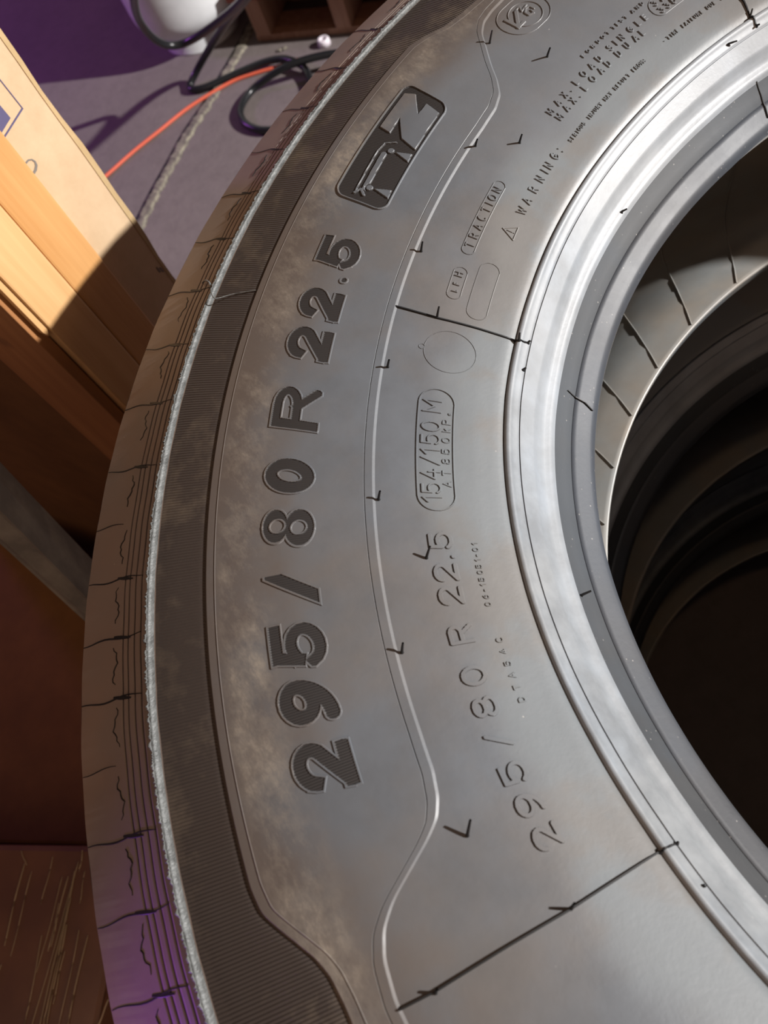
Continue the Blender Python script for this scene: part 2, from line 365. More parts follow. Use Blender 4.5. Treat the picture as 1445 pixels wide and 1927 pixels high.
def ribs_mesh(paths):
    V = []; F = []
    for P in paths:
        P = np.array(P); T = np.gradient(P, axis=0); T /= np.linalg.norm(T, axis=1)[:, None]; S = np.cross(T, [0, 0, 1]); S /= np.linalg.norm(S, axis=1)[:, None]
        b0 = len(V)
        for p, s in zip(P, S):
            V += [p-s*0.0008-[0, 0, .001], p-s*0.0003+[0, 0, .0004], p+s*0.0003+[0, 0, .0004], p+s*0.0008-[0, 0, .001]]
        for i in range(len(P)-1):
            for k in range(3): F.append((b0+4*i+k, b0+4*i+k+1, b0+4*i+k+5, b0+4*i+k+4))
    return V, F
for k in range(42):
    V, F = ribs_mesh([VR[k]]); mesh_np('vent_rib', V, F, M_liner, True, np.zeros((len(V), 2)), parent=tyre, loc=(0, 0, HALF))
core_parts = list(tyre.children)

# ------------------------------------------------------------------ raised marks
def A_(cx, cy, rx, ry, a0, a1, n=14):
    return [(cx+rx*math.cos(math.radians(a)), cy+ry*math.sin(math.radians(a))) for a in np.linspace(a0, a1, n)]
G = {}
G['0'] = (.66, [A_(.33, .5, .33, .5, 0, 360, 28)])
G['O'] = (.8, [A_(.4, .5, .4, .5, 0, 360, 28)])
G['1'] = (.36, [[(0, .74), (.34, 1)], [(.34, 1), (.34, 0)]])
G['2'] = (.66, [A_(.33, .70, .33, .30, 175, -30, 14)+[(.0, 0)], [(0, 0), (.66, 0)]])
G['3'] = (.62, [[(0, 1), (.6, 1), (.3, .6)], A_(.30, .31, .32, .31, 90, -150, 14)])
G['4'] = (.66, [[(.40, 1), (0, .28)], [(0, .28), (.66, .28)], [(.48, .6), (.48, 0)]])
G['5'] = (.66, [[(.60, 1), (.06, 1)], [(.06, 1), (.03, .5)], A_(.32, .33, .34, .33, 135, -155, 16)])
G['6'] = (.66, [A_(.33, .31, .33, .31, 0, 360, 22), A_(.62, .33, .62, .67, 92, 180, 10)])
G['9'] = (.66, [A_(.33, .69, .33, .31, 0, 360, 22), A_(.04, .67, .62, .67, -88, 0, 10)])
G['8'] = (.66, [A_(.33, .75, .29, .25, 0, 360, 22), A_(.33, .26, .33, .26, 0, 360, 22)])
G['7'] = (.6, [[(0, 1), (.6, 1), (.2, 0)]])
G['/'] = (.5, [[(0, 0), (.5, 1)]])
G['-'] = (.5, [[(0.05, .45), (.45, .45)]])
G['.'] = (.1, [[(.04, .02), (.06, .02)]])
G['*'] = (.1, [[(.04, .5), (.06, .5)]])
G[':'] = (.1, [[(.04, .72), (.06, .72)], [(.04, .05), (.06, .05)]])
G['R'] = (.66, [[(0, 0), (0, 1)], [(0, 1), (.38, 1)]+A_(.38, .74, .26, .26, 90, -90, 10)+[(0, .48)], [(.36, .46), (.66, 0)]])
G['P'] = (.6, [[(0, 0), (0, 1)], [(0, 1), (.36, 1)]+A_(.36, .74, .26, .26, 90, -90, 10)+[(0, .48)]])
G['M'] = (.8, [[(0, 0), (0, 1)], [(0, 1), (.4, .35)], [(.4, .35), (.8, 1)], [(.8, 1), (.8, 0)]])
G['N'] = (.66, [[(0, 0), (0, 1)], [(0, 1), (.66, 0)], [(.66, 0), (.66, 1)]])
G['A'] = (.74, [[(0, 0), (.37, 1)], [(.37, 1), (.74, 0)], [(.13, .32), (.61, .32)]])
G['T'] = (.64, [[(0, 1), (.64, 1)], [(.32, 1), (.32, 0)]])
G['I'] = (.1, [[(.05, 0), (.05, 1)]])
G['L'] = (.5, [[(0, 1), (0, 0)], [(0, 0), (.5, 0)]])
G['F'] = (.55, [[(0, 0), (0, 1)], [(0, 1), (.55, 1)], [(0, .52), (.45, .52)]])
G['E'] = (.55, [[(0, 0), (0, 1)], [(0, 1), (.55, 1)], [(0, .52), (.45, .52)], [(0, 0), (.55, 0)]])
G['H'] = (.66, [[(0, 0), (0, 1)], [(.66, 0), (.66, 1)], [(0, .5), (.66, .5)]])
G['C'] = (.7, [A_(.38, .5, .38, .5, 50, 310, 20)])
G['G'] = (.75, [A_(.4, .5, .4, .5, 50, 345, 22)+[(.78, .45)], [(.78, .45), (.42, .45)]])
G['D'] = (.68, [[(0, 0), (0, 1)], [(0, 1), (.3, 1)]+A_(.3, .5, .38, .5, 90, -90, 14)+[(0, 0)]])
G['S'] = (.62, [A_(.31, .75, .29, .25, 35, 265, 12)+A_(.31, .26, .31, .26, 85, -145, 12)])
G['U'] = (.66, [[(0, 1), (0, .33)]+A_(.33, .33, .33, .33, 180, 360, 12)+[(.66, 1)]])
G['J'] = (.5, [[(.5, 1), (.5, .25)]+A_(.25, .25, .25, .25, 0, -170, 8)])
G['Y'] = (.66, [[(0, 1), (.33, .5)], [(.66, 1), (.33, .5)], [(.33, .5), (.33, 0)]])
G['X'] = (.66, [[(0, 0), (.66, 1)], [(0, 1), (.66, 0)]])
G['W'] = (1.0, [[(0, 1), (.25, 0)], [(.25, 0), (.5, .8)], [(.5, .8), (.75, 0)], [(.75, 0), (1.0, 1)]])
G['V'] = (.8, [[(0, 1), (.4, 0)], [(.4, 0), (.8, 1)]])
G['k'] = (.5, [[(0, 0), (0, 1)], [(0, .3), (.45, .75)], [(.16, .45), (.5, 0)]])
G['a'] = (.5, [A_(.24, .25, .24, .25, 0, 360, 16), [(.5, .5), (.5, 0)]])
def seg_sdf(X, Y, a, b):
    ax, ay = a; dx, dy = b[0]-a[0], b[1]-a[1]; q = dx*dx+dy*dy+1e-18
    t = np.clip(((X-ax)*dx+(Y-ay)*dy)/q, 0, 1); return np.hypot(X-ax-t*dx, Y-ay-t*dy)
def strokes_sdf(X, Y, S, hw, square=False):
    d = np.full(X.shape, 9.0)
    for P in S:
        for a, b in zip(P[:-1], P[1:]): d = np.minimum(d, seg_sdf(X, Y, a, b)-hw)
        if square:
            for e, f in ((P[0], P[1]), (P[-1], P[-2])):
                ux, uy = e[0]-f[0], e[1]-f[1]; l = math.hypot(ux, uy)+1e-12; ux /= l; uy /= l
                s = (X-e[0])*ux+(Y-e[1])*uy; t = (X-e[0])*-uy+(Y-e[1])*ux
                d = np.minimum(d, np.maximum(np.abs(s)-hw, np.abs(t)-hw))
    return d
def poly_sdf(X, Y, P):
    d = np.full(X.shape, 9.0); ins = np.zeros(X.shape, bool)
    for a, b in zip(P, P[1:]+P[:1]):
        d = np.minimum(d, seg_sdf(X, Y, a, b))
        c = ((a[1] > Y) != (b[1] > Y)); xx = a[0]+(b[0]-a[0])*(Y-a[1])/((b[1]-a[1]) if abs(b[1]-a[1]) > 1e-12 else 1e-12)
        ins ^= (c & (X < xx))
    return np.where(ins, -d, d)
def rbox(X, Y, cx, cy, hx, hy, r):
    qx = np.abs(X-cx)-hx+r; qy = np.abs(Y-cy)-hy+r
    return np.hypot(np.maximum(qx, 0), np.maximum(qy, 0))+np.minimum(np.maximum(qx, qy), 0)-r
class Frame:                          # local millimetre frame on the sidewall: x runs clockwise, y outward
    def __init__(s, th0, rm): s.t0 = math.radians(th0); s.rm = rm
    def l(s, r, a): return ((s.t0-math.radians(a))*s.rm, r-s.rm)
    def w(s, X, Y):
        th = s.t0-X/s.rm; r = s.rm+Y; return th, r
def raised(name, fr, sdf, bounds, step, height, m, parent, mi_fn=None, smooth=True, label=None):
    x0, x1, y0, y1 = bounds; nx = int((x1-x0)/step)+2; ny = int((y1-y0)/step)+2
    X, Y = np.meshgrid(x0+np.arange(nx)*step, y0+np.arange(ny)*step); D = sdf(X, Y)
    c = np.minimum.reduce([D[:-1, :-1], D[1:, :-1], D[:-1, 1:], D[1:, 1:]]) < 0
    gy, gx = np.gradient(D, step)
    gl = np.hypot(gx, gy)+1e-9; mv = (D > 0) & (D < 1.6*step)
    X2 = np.where(mv, X-gx/gl*D, X); Y2 = np.where(mv, Y-gy/gl*D, Y)
    H = np.where(D >= 0, -0.0002, height(D, X, Y))
    th, r = fr.w(X2, Y2); z = zsurf(th, r)+H; r = r+rdef(th, r)
    V = np.stack([r*np.cos(th), r*np.sin(th), z], -1).reshape(-1, 3); uv = np.stack([th*0.45, r], -1).reshape(-1, 2)
    jj, ii = np.nonzero(c); F = np.stack([jj*nx+ii, jj*nx+ii+1, (jj+1)*nx+ii+1, (jj+1)*nx+ii], -1)
    used = np.unique(F); remap = np.zeros(nx*ny, int); remap[used] = np.arange(len(used))
    mi = mi_fn(D, X, Y)[jj, ii] if mi_fn else None
    o = mesh_np(name, V[used], remap[F], m, smooth, uv[used], parent=parent, loc=(0, 0, HALF), mi=mi)
    if label: o['label'] = label
    return o
def flat_h(H, bev): return lambda D, X, Y: np.clip(-D/bev, 0, 1)*H
def glyph_strokes(ch, W, Hh, t, x0, y0, shear=0.0):
    w, S = G[ch]; ww = max(W-t, 1e-5); out = []
    for P in S: 
        Q = []
        for (x, y) in P:
            yy = t/2+y*(Hh-t); xx = t/2+(x/w)*ww if w > .15 else W/2+(x-.05)*Hh
            Q.append((x0+xx+shear*yy, y0+yy))
        out.append(Q)
    return out
def text_line(name, chars, r0, r1, t, step=0.00016, H=0.0005, ws=1.0, label=None):
    rm = (r0+r1)/2; fr = Frame(chars[0][1], rm); S = []; Hh = r1-r0
    for it in chars:
        ch, a = it[0], it[1]; hh = Hh if len(it) < 3 else it[2]*Hh
        W = G[ch][0]*hh*ws+t*0.3
        cx = fr.l(rm, a)[0]; S += glyph_strokes(ch, W, hh, t, cx-W/2, -Hh/2)
    xs = [p[0] for s in S for p in s]
    return raised(name, fr, lambda X, Y: strokes_sdf(X, Y, S, t/2), (min(xs)-t, max(xs)+t, -Hh/2-t, Hh/2+t), step, flat_h(H*1.35, 0.00008), M_mark, tyre, smooth=False, label=label)
mm = 0.001
# big hatched characters: bright outline rim round a dark hatched floor
def big(ch, aL, aR, t=6.2*mm, r0=.4034, r1=.4278, shear=0.2):
    rm = .4155; fr = Frame((aL+aR)/2, rm); W = math.radians(aL-aR)*r0*1.0; Hh = r1-r0; x0 = -W/2; y0 = r0-rm
    if ch == '.':
        sd = lambda X, Y: np.hypot(X, Y+(rm-.4076))-2.5*mm; rim = 1.0*mm
    elif ch == '/':
        P = [fr.l(.4034, 156.25), fr.l(.4034, 155.05), fr.l(.4278, 152.85), fr.l(.4278, 154.0)]
        sd = lambda X, Y: poly_sdf(X, Y, P); rim = 0.9*mm
    else:
        rim = 0.8*mm
        if ch == 'R': t = 6.0*mm
        if ch in '09': t = 7.3*mm
        if ch == '2': t = 6.9*mm
        if ch == '5': t = 6.6*mm
        S = glyph_strokes(ch, W, Hh, t, x0, y0, shear)
        if ch == 'R': S[0] = [(p[0]+0.5*mm, p[1]) for p in S[0]]+[]; S.append([(p[0]-0.5*mm, p[1]) for p in S[0]])
        if ch == 'R': S[3] = [(S[3][0][0]-1.5*mm, S[3][0][1]), (S[3][1][0]-1.2*mm, S[3][1][1])]; S.append([(p[0]+1.6*mm, p[1]) for p in S[3]])
        sq = ch in 'R25'
        def ell(X, Y, cx, cy, rx, ry): 
            cx = cx+shear*(cy-y0); return (np.sqrt(((X-cx)/rx)**2+((Y-cy)/ry)**2)-1)*min(rx, ry)
        def sd(X, Y):
            if ch == '8':
                cx = x0+W/2
                d = np.minimum(ell(X, Y, cx, y0+.735*Hh, W*.455, Hh*.265), ell(X, Y, cx, y0+.30*Hh, W*.5, Hh*.30))
                return np.maximum(d, -np.minimum(ell(X, Y, cx, y0+.70*Hh, 2.7*mm, 2.9*mm), ell(X, Y, cx, y0+.31*Hh, 2.8*mm, 2.9*mm)))
            d = strokes_sdf(X, Y, S, t/2, sq)
            xs_ = X-shear*(Y-y0)
            return np.maximum(d, np.maximum(np.maximum(y0-Y, Y-y0-Hh), np.maximum(x0-xs_, xs_-x0-W))) if sq else d
    def h(D, X, Y):
        th = fr.t0-X/rm; tri = 0.5+0.5*np.sin(th*2*math.pi*0.4155/0.00108)
        inner = 0.00003+0.00024*tri
        up = np.clip(-D/0.0002, 0, 1)*0.00050
        k = np.clip((-D-rim)/0.00025, 0, 1)
        return up*(1-k)+inner*k
    return raised('raised_character', fr, sd, (x0-4*mm, x0+W+9*mm, y0-1*mm, y0+Hh+1*mm), 0.00024, h, [M_mark, M_hatch], tyre,
                  mi_fn=lambda D, X, Y: (D < -rim-0.00012).astype(int), smooth=False, label='raised %s with a dark hatched face' % {'/': 'slash', '.': 'point'}.get(ch, ch))
for c in [('2', 166.8, 164.0), ('9', 163.3, 160.5), ('5', 160.05, 157.1), ('/', 156.2, 155.0), ('8', 152.5, 149.65), ('0', 148.9, 146.15),
          ('R', 144.25, 140.7), ('2', 138.75, 135.9), ('2', 135.3, 132.55), ('.', 131.8, 130.95), ('5', 130.75, 127.8)]: big(*c)
# thin size line
text_line('size_lettering', [('2', 172.98), ('9', 170.98), ('5', 169.03), ('/', 166.92, ), ('8', 164.72), ('0', 162.6), ('R', 159.68), ('2', 156.88), ('2', 155.13), ('.', 153.95), ('5', 152.66)],
          .3474, .3575, 1.75*mm, 0.00020, 0.00055, 1.22)
text_line('mold_number', list(zip('06-15051-01', [157.78, 157.21, 156.69, 156.27, 155.85, 155.28, 154.81, 154.31, 153.92, 153.45, 152.98])), .3377, .3402, 0.5*mm, 0.00012, 0.0004, 1.15)
text_line('mold_code', list(zip('DTA54C', [164.84, 163.97, 163.11, 162.25, 161.36, 160.5])), .3372, .3401, 0.6*mm, 0.00012, 0.0004, 1.1)
text_line('load_index', [('1', 149.35), ('5', 148.43), ('4', 147.26), ('/', 146.14), ('1', 145.37), ('5', 144.28), ('0', 143.16), ('M', 141.36)], .3496, .3582, 0.95*mm, 0.00016, 0.0005, .98)
text_line('pressure_lettering', [('A', 148.03), ('T', 147.11), ('8', 146.09), ('5', 145.24), ('0', 144.26), ('k', 143.36), ('P', 142.65), ('a', 141.88, .6)], .3453, .3491, 0.6*mm, 0.00012, 0.0004, 1.15)
text_line('traction_lettering', list(zip('TRACTION', [125.38, 124.37, 123.38, 122.4, 121.45, 120.78, 120.05, 119.13])), .3521, .3566, 0.62*mm, 0.00014, 0.0005, .95)
text_line('small_code', [('L', 130.2, .75), ('F', 129.5, .75), ('H', 128.55)], .3523, .3563, 0.6*mm, 0.00014, 0.0005, 1.0)
text_line('warning_word', list(zip('WARNING:', [119.94, 118.74, 117.34, 116.02, 115.05, 114.3, 113.07, 112.19])), .3366, .3413, 0.72*mm, 0.00014, 0.00055, .95)
s1 = 'SERIOUS INJURY MAY RESULT FROM:'
text_line('warning_lettering', [(c, 110.73-0.3887*i) for i, c in enumerate(s1) if c != ' '], .3362, .3384, 0.5*mm, 0.00012, 0.0005, 1.05)
s2 = 'TIRE FAILURE DUE TO'
text_line('warning_lettering', [('*', 96.21)]+[(c, 95.67-0.3887*i) for i, c in enumerate(s2) if c != ' '], .3368, .3390, 0.5*mm, 0.00012, 0.0005, 1.05)
text_line('load_lettering', list(zip('MAX.LOADSINGLE', [109.35, 108.14, 107.09, 106.35, 105.38, 104.2, 103.06, 102.0, 100.44, 99.72, 98.89, 97.69, 96.72, 95.85])), .3523, .3563, 0.78*mm, 0.00014, 0.00055, 1.0)
text_line('load_lettering', list(zip('MAX.LOADDUAL', [109.28, 108.1, 107.08, 106.3, 105.32, 104.05, 102.84, 101.83, 100.34, 99.17, 98.01, 97.15])), .3469, .3510, 0.78*mm, 0.00014, 0.00055, 1.0)
text_line('test_lettering', list(zip('FORDOTTESTAND', [102.74, 102.05, 101.37, 100.67, 100.02, 99.41, 98.65, 98.13, 97.62, 97.1, 96.17, 95.58, 95.02])), .3602, .3625, 0.5*mm, 0.00013, 0.0005, 1.1)
text_line('load_lettering', list(zip('3750', [94.15, 93.42, 92.7, 91.9])), .3549, .3588, 0.9*mm, 0.00014, 0.0006, 1.0)
text_line('load_lettering', list(zip('3350', [94.15, 93.42, 92.7, 91.9])), .3497, .3536, 0.9*mm, 0.00014, 0.0006, 1.0)
# outlines
def outline(name, th0, rm, sdf, bounds, hw=0.22*mm, H=0.00035, step=0.00014, label=None):
    fr = Frame(th0, rm); return raised(name, fr, lambda X, Y: np.abs(sdf(fr, X, Y))-hw, bounds, step, flat_h(H*1.2, 0.00008), M_mark, tyre, smooth=False, label=label)
def pill(name, aL, aR, r0, r1, **k):
    rm = (r0+r1)/2; hx = math.radians(aL-aR)*rm/2; hy = (r1-r0)/2
    return outline(name, (aL+aR)/2, rm, lambda f, X, Y: rbox(X, Y, 0, 0, hx, hy, hy*0.98), (-hx-mm, hx+mm, -hy-mm, hy+mm), **k)
pill('oval_outline', 150.25, 139.79, .3442, .3598, hw=.3*mm, H=.0005)
pill('oval_outline', 126.34, 118.16, .3512, .3574)
pill('oval_outline', 131.01, 127.78, .3505, .3571, H=.0003)
pill('oval_outline', 132.32, 126.37, .3366, .3461, H=.00025)
pill('oval_outline', 94.95, 89.5, .3487, .3597)
outline('round_outline', 136.1, .3493, lambda f, X, Y: np.minimum(np.hypot(X, Y)-11.9*mm, np.hypot(X, Y-12.9*mm)-1.3*mm), (-13*mm, 13*mm, -13*mm, 15*mm), H=.00025, hw=.18*mm)
ft = Frame(122.5, .340); TP = [ft.l(.3434, 122.47), ft.l(.3366, 123.2), ft.l(.3368, 121.7)]
raised('warning_triangle', ft, lambda X, Y: np.minimum(strokes_sdf(X, Y, [TP+[TP[0]]], .33*mm), strokes_sdf(X, Y, [[ft.l(.3411, 122.47), ft.l(.3385, 122.47)], [ft.l(.3377, 122.47), ft.l(.3376, 122.47)]], .3*mm)),
       (-6*mm, 6*mm, -5*mm, 5*mm), 0.00013, flat_h(.0005, .00013), M_mark, tyre)
# round badge near the top: V with small 3 and G inside two rings
fv = Frame(102.4, .408)
def pxl(fr, x, y):
    z = .14
    for _ in range(12):
        P = at(x, y, z); r = math.hypot(P[0], P[1]); z = .5*z+.5*float(zprof(np.clip(r, .322, .52)))
    return fr.l(r, math.degrees(math.atan2(P[1], P[0])))
v_ = lambda x, y: pxl(fv, 880+x/7.225, y/7.225)
SV = [[v_(520, 285), v_(692, 375)], [v_(692, 375), v_(655, 165)], [v_(692, 375), v_(760, 305)]]
SG = [[v_(640, 165), v_(700, 95)], [v_(700, 95), v_(735, 160)], [v_(735, 160), v_(800, 70)],
      [v_(900, 120), v_(840, 90), v_(790, 120), v_(780, 180), v_(830, 210), v_(900, 180)], [v_(900, 180), v_(860, 140)]]
raised('badge_letter', fv, lambda X, Y: strokes_sdf(X, Y, SV, 1.15*mm, True), (-14*mm, 14*mm, -14*mm, 14*mm), .00018, flat_h(.0006, .00018), M_mark, tyre)
raised('badge_letter', fv, lambda X, Y: strokes_sdf(X, Y, SG, .65*mm), (-14*mm, 14*mm, -14*mm, 16*mm), .00018, flat_h(.0006, .00018), M_mark, tyre)
cA = v_(800, 165); rA = abs(v_(985, 165)[1]-cA[1])+0*mm
cl, cb, cr = v_(400, 290), v_(640, 505), v_(1085, 130)
ocx, ocy = v_(745, 215); orr = math.hypot(cl[0]-ocx, cl[1]-ocy)
raised('badge_ring', fv, lambda X, Y: np.minimum(np.abs(rbox(X, Y, ocx+1*mm, ocy, orr+1.5*mm, orr*0.93, orr*0.9))-.25*mm, np.abs(np.hypot(X-ocx-2*mm, Y-ocy+0.5*mm)-orr*.68)-.35*mm),
       (ocx-16*mm, ocx+18*mm, ocy-15*mm, ocy+15*mm), .00018, flat_h(.0004, .00014), M_mark, tyre)
# long panel: dark hatched floor, raised N-like mark and axle figure
fp = Frame(118.45, .4178)
PW = math.radians(124.25-112.65)*.4178
def pan(X, Y): return rbox(X-0.22*Y, Y, 0, 0, PW/2, 16.8*mm, 7*mm)
NP = [fp.l(r/1000, a) for r, a in [(430.8, 116.96), (430.8, 113.3), (424.2, 113.1), (414.6, 114.92), (414.2, 113.7), (403.9, 114.2), (403.4, 118.3), (414.4, 117.59), (423.1, 115.72), (422.7, 117.33)]]
AX1 = [[fp.l(.4225, 123.3), fp.l(.4232, 119.2), fp.l(.4218, 118.35), fp.l(.4158, 118.05)]]
AX2 = [[fp.l(.4180, 122.9), fp.l(.4187, 119.4)]]
AX3 = [[fp.l(.4226, 123.4), fp.l(.4200, 123.0), fp.l(.4168, 123.5)]]
LG1 = [fp.l(.4135, 118.98), fp.l(.4035, 118.75), fp.l(.4032, 119.6)]; LG2 = [fp.l(.4135, 122.76), fp.l(.4032, 122.55), fp.l(.4030, 123.4)]
k1 = fp.l(.4158, 118.95); k2 = fp.l(.4156, 122.76)
def figs(X, Y):
    d = poly_sdf(X, Y, NP)
    d = np.minimum(d, strokes_sdf(X, Y, AX1, .45*mm)); d = np.minimum(d, strokes_sdf(X, Y, AX2, 1.7*mm)); d = np.minimum(d, strokes_sdf(X, Y, AX3, .8*mm))
    for k_ in (k1, k2): 
        rr = np.hypot(X-k_[0], Y-k_[1]); d = np.maximum(d, 2.6*mm-rr); d = np.minimum(d, rr-1.9*mm)
    return np.minimum(d, np.minimum(poly_sdf(X, Y, LG1), poly_sdf(X, Y, LG2)))
def hp(D, X, Y):
    f = figs(X, Y); tri = .5+.5*np.sin(X*2*math.pi/.00108)
    rimk = np.clip((-D-.9*mm)/.00025, 0, 1); up = np.clip(-D/.0002, 0, 1)*.0008
    fl = .00005+.0002*tri; k = np.clip(-f/.0002, 0, 1)
    return np.where(rimk > 0, up*(1-rimk)+(fl*(1-k)+.0009*k)*rimk, up)
raised('logo_panel', fp, pan, (-PW/2-3*mm, PW/2+3*mm, -18*mm, 18*mm), .00025, hp, [M_mark, M_hatch], tyre,
       mi_fn=lambda D, X, Y: ((D < -1.0*mm) & (figs(X, Y) > 0.00005)).astype(int), smooth=False, label='dark sunken panel with a raised angular letter and axle figure')

# ------------------------------------------------------------------ rubber flash: spues, seams, sipes
def surf_pt(r, a, h=0.0):
    th = math.radians(a); z = float(zsurf(th, r)); rr = r+float(rdef(th, r)); return np.array([rr*math.cos(th), rr*math.sin(th), z+h])
def px_pt(x, y, h=0.0, bead=False):
    z = .13
    for _ in range(25):
        P = at(x, y, z); r = math.hypot(P[0], P[1]); th = math.atan2(P[1], P[0])
        zz = float(np.interp(r-float(rdef(th, r)), np.r_[TN[:, 0], BN[:, 0]], np.r_[TN[:, 1], BN[:, 1]])) if r < .3221 else float(zprof(min(r, .5257)))
        z = .5*z+.5*(zz+h)
    return at(x, y, z)
def spue(b, t, h, r0=.00066):
    h = h*1.2
    B = px_pt(*b); T = at(*t, B[2]+h); mid = B*.45+T*.55+np.array([0, 0, .0004])
    tube('spue', spline([B-[0, 0, .0004], B+[0, 0, .0006], mid, T], 4), [r0*k for k in np.linspace(1.15, .7, 13)], M_black, tyre, 7, (0, 0, HALF))
for b, t, h in [((1030,107),(1035,90),.0050), ((978,269),(982,253),.0046), ((895,275),(898,262),.0044), ((793,473),(795,455),.0044), ((823,598),(826,577),.0046), ((730,691),(732,677),.0044),
                ((713,940),(715,924),.0042), ((803,1050),(809,1028),.0044), ((757,1228),(758,1210),.0045), ((880,1572),(885,1543),.0050), ((1075,1710),(1081,1700),.0050), ((922,81),(926,57),.0050),
                ((977,641),(978,626),.0030), ((994,646),(998,641),.0012), ((985,697),(990,692),.0012), ((1274,1588),(1276,1584),.0012), ((1325,1667),(1328,1665),.0012), ((1243,1605),(1247,1600),.0020),
                ((1094,1121),(1112,1112),.0022), ((1170,400),(1180,393),.0014), ((820,1868),(822,1862),.0030), ((1411,35),(1416,16),.0034), ((1424,50),(1429,46),.0014), ((1370,85),(1387,77),.0010)]:
    spue(b, t, h)
def fin(pts, hw=.0003, h=.0008, name='mold_flash'):
    P = [px_pt(*p) for p in pts]; Q = []
    for a, b in zip(P[:-1], P[1:]):
        for t in np.linspace(0, 1, 10, endpoint=False):
            q = a+(b-a)*t; r = math.hypot(q[0], q[1]); th = math.atan2(q[1], q[0]); r0_ = r-float(rdef(th, r))
            zz = float(np.interp(r0_, np.r_[TN[:, 0], BN[:, 0]], np.r_[TN[:, 1], BN[:, 1]])) if r0_ < .3221 else float(zsurf(th, r))
            Q.append((q[0], q[1], zz))
    Q = np.array(Q); T = np.gradient(Q, axis=0); T /= np.linalg.norm(T, axis=1)[:, None]; S = np.cross(T, [0, 0, 1.]); S /= np.linalg.norm(S, axis=1)[:, None]
    V = []; F = []
    for q, s in zip(Q, S): V += [q-s*hw-[0, 0, .0006], q-s*hw*.7+[0, 0, h], q+s*hw*.7+[0, 0, h], q+s*hw-[0, 0, .0006]]
    for i in range(len(Q)-1):
        for k in range(3): F.append((4*i+k, 4*i+k+1, 4*i+k+5, 4*i+k+4))
    return mesh_np(name, V, F, M_black, False, np.zeros((len(V), 2)), parent=tyre, loc=(0, 0, HALF))
fin([(745,577), (785,588), (823,599), (900,619), (978,641), (994,646)], .00042, .0009)
fin([(752,1901), (820,1866), (950,1785), (1075,1711), (1240,1604), (1276,1586)], .00036, .0016)
fin([(1383,-15), (1400,5), (1411,35), (1424,52)], .00045, .0012)
fin([(1069,736), (1085,750), (1101,759), (1117,776)], .00030, .0012)
fin([(1424,155), (1432,180), (1440,203), (1446,225)], .0003, .0009)
# sipes across the shoulder, wavy tear marks between them
def shoulder_mark(pts, hw, name):
    Q = []
    for r, a in pts:
        th = math.radians(a); Q.append((r*math.cos(th), r*math.sin(th), float(zprof(min(r, .5257)))))
    Q = np.array(Q); T = np.gradient(Q, axis=0); T /= np.linalg.norm(T, axis=1)[:, None]; S = np.cross(T, [0, 0, 1.]); S /= np.linalg.norm(S, axis=1)[:, None]
    V = []; F = []
    for i, (q, s) in enumerate(zip(Q, S)):
        w_ = hw*(0.35+0.65*math.sin(math.pi*min(1, (i+.6)/(len(Q)-.4)))) ; V += [q-s*w_-[0, 0, .0004], q-s*w_*.6+[0, 0, .00025], q+s*w_*.6+[0, 0, .00025], q+s*w_-[0, 0, .0004]]
    for i in range(len(Q)-1):
        for k in range(3): F.append((4*i+k, 4*i+k+1, 4*i+k+5, 4*i+k+4))
    return mesh_np(name, V, F, M_black, False, np.zeros((len(V), 2)), parent=tyre, loc=(0, 0, HALF))
for i, a in enumerate([101.5, 106, 110.3, 114.5, 118.6, 122.7, 126.77, 131.07, 135.34, 139.59, 143.93, 147.47, 150.81, 154.12, 157.31, 160.61, 163.91, 167.2, 170.5, 173.8]):
    weak = i in (11, 15)
    pts = [(.5254-(.5254-.4875)*t, a+0.75*t+0.08*math.sin(i*3+t*9)) for t in np.linspace(0, 1, 14)]
    shoulder_mark(pts[:8] if weak else pts, .00032 if weak else .00055, 'sipe')
    if not weak:
        shoulder_mark([(r, b_) for r, b_ in [(.5045-(.5045-.494)*t, a+0.32+0.42*t) for t in np.linspace(0, 1, 6)]], .0011, 'sipe')
    b0 = a+0.9
    pts = [(.5035+.0013*math.sin(i*2.1+t*7)+.0006*math.sin(t*23+i), b0+2.0*t) for t in np.linspace(0, 1, 12)]
    shoulder_mark(pts, .0005, 'tear_mark')
# two curled threads of flash at the seam
tube('spue', spline([px_pt(405, 553), px_pt(398, 545, .001), px_pt(394, 532, .003), px_pt(386, 528, .003), px_pt(381, 532, .001)], 5), .0005, M_seam, tyre, 6, (0, 0, HALF))
tube('spue', spline([px_pt(396, 548, .003), px_pt(402, 560, .004), px_pt(411, 561, .003), px_pt(440, 553, .001), px_pt(482, 546, .0006)], 5), .0003, M_seam, tyre, 6, (0, 0, HALF))

# ------------------------------------------------------------------ the two tires below (copies share mesh data)
for k, lab in ((1, 'black truck tire in the middle of the stack under the topmost tire'), (2, 'black truck tire at the bottom of the stack on the floor')):
    r_ = tyre.copy(); COL.objects.link(r_); r_.location = (0.004*k, -0.003*k, CZ[k]-HALF); r_.rotation_euler = (0, 0, 1.9*k); r_['label'] = lab
    for ch in core_parts:
        if ch.name.startswith('vent_rib'): continue
        c = ch.copy(); COL.objects.link(c); c.parent = r_

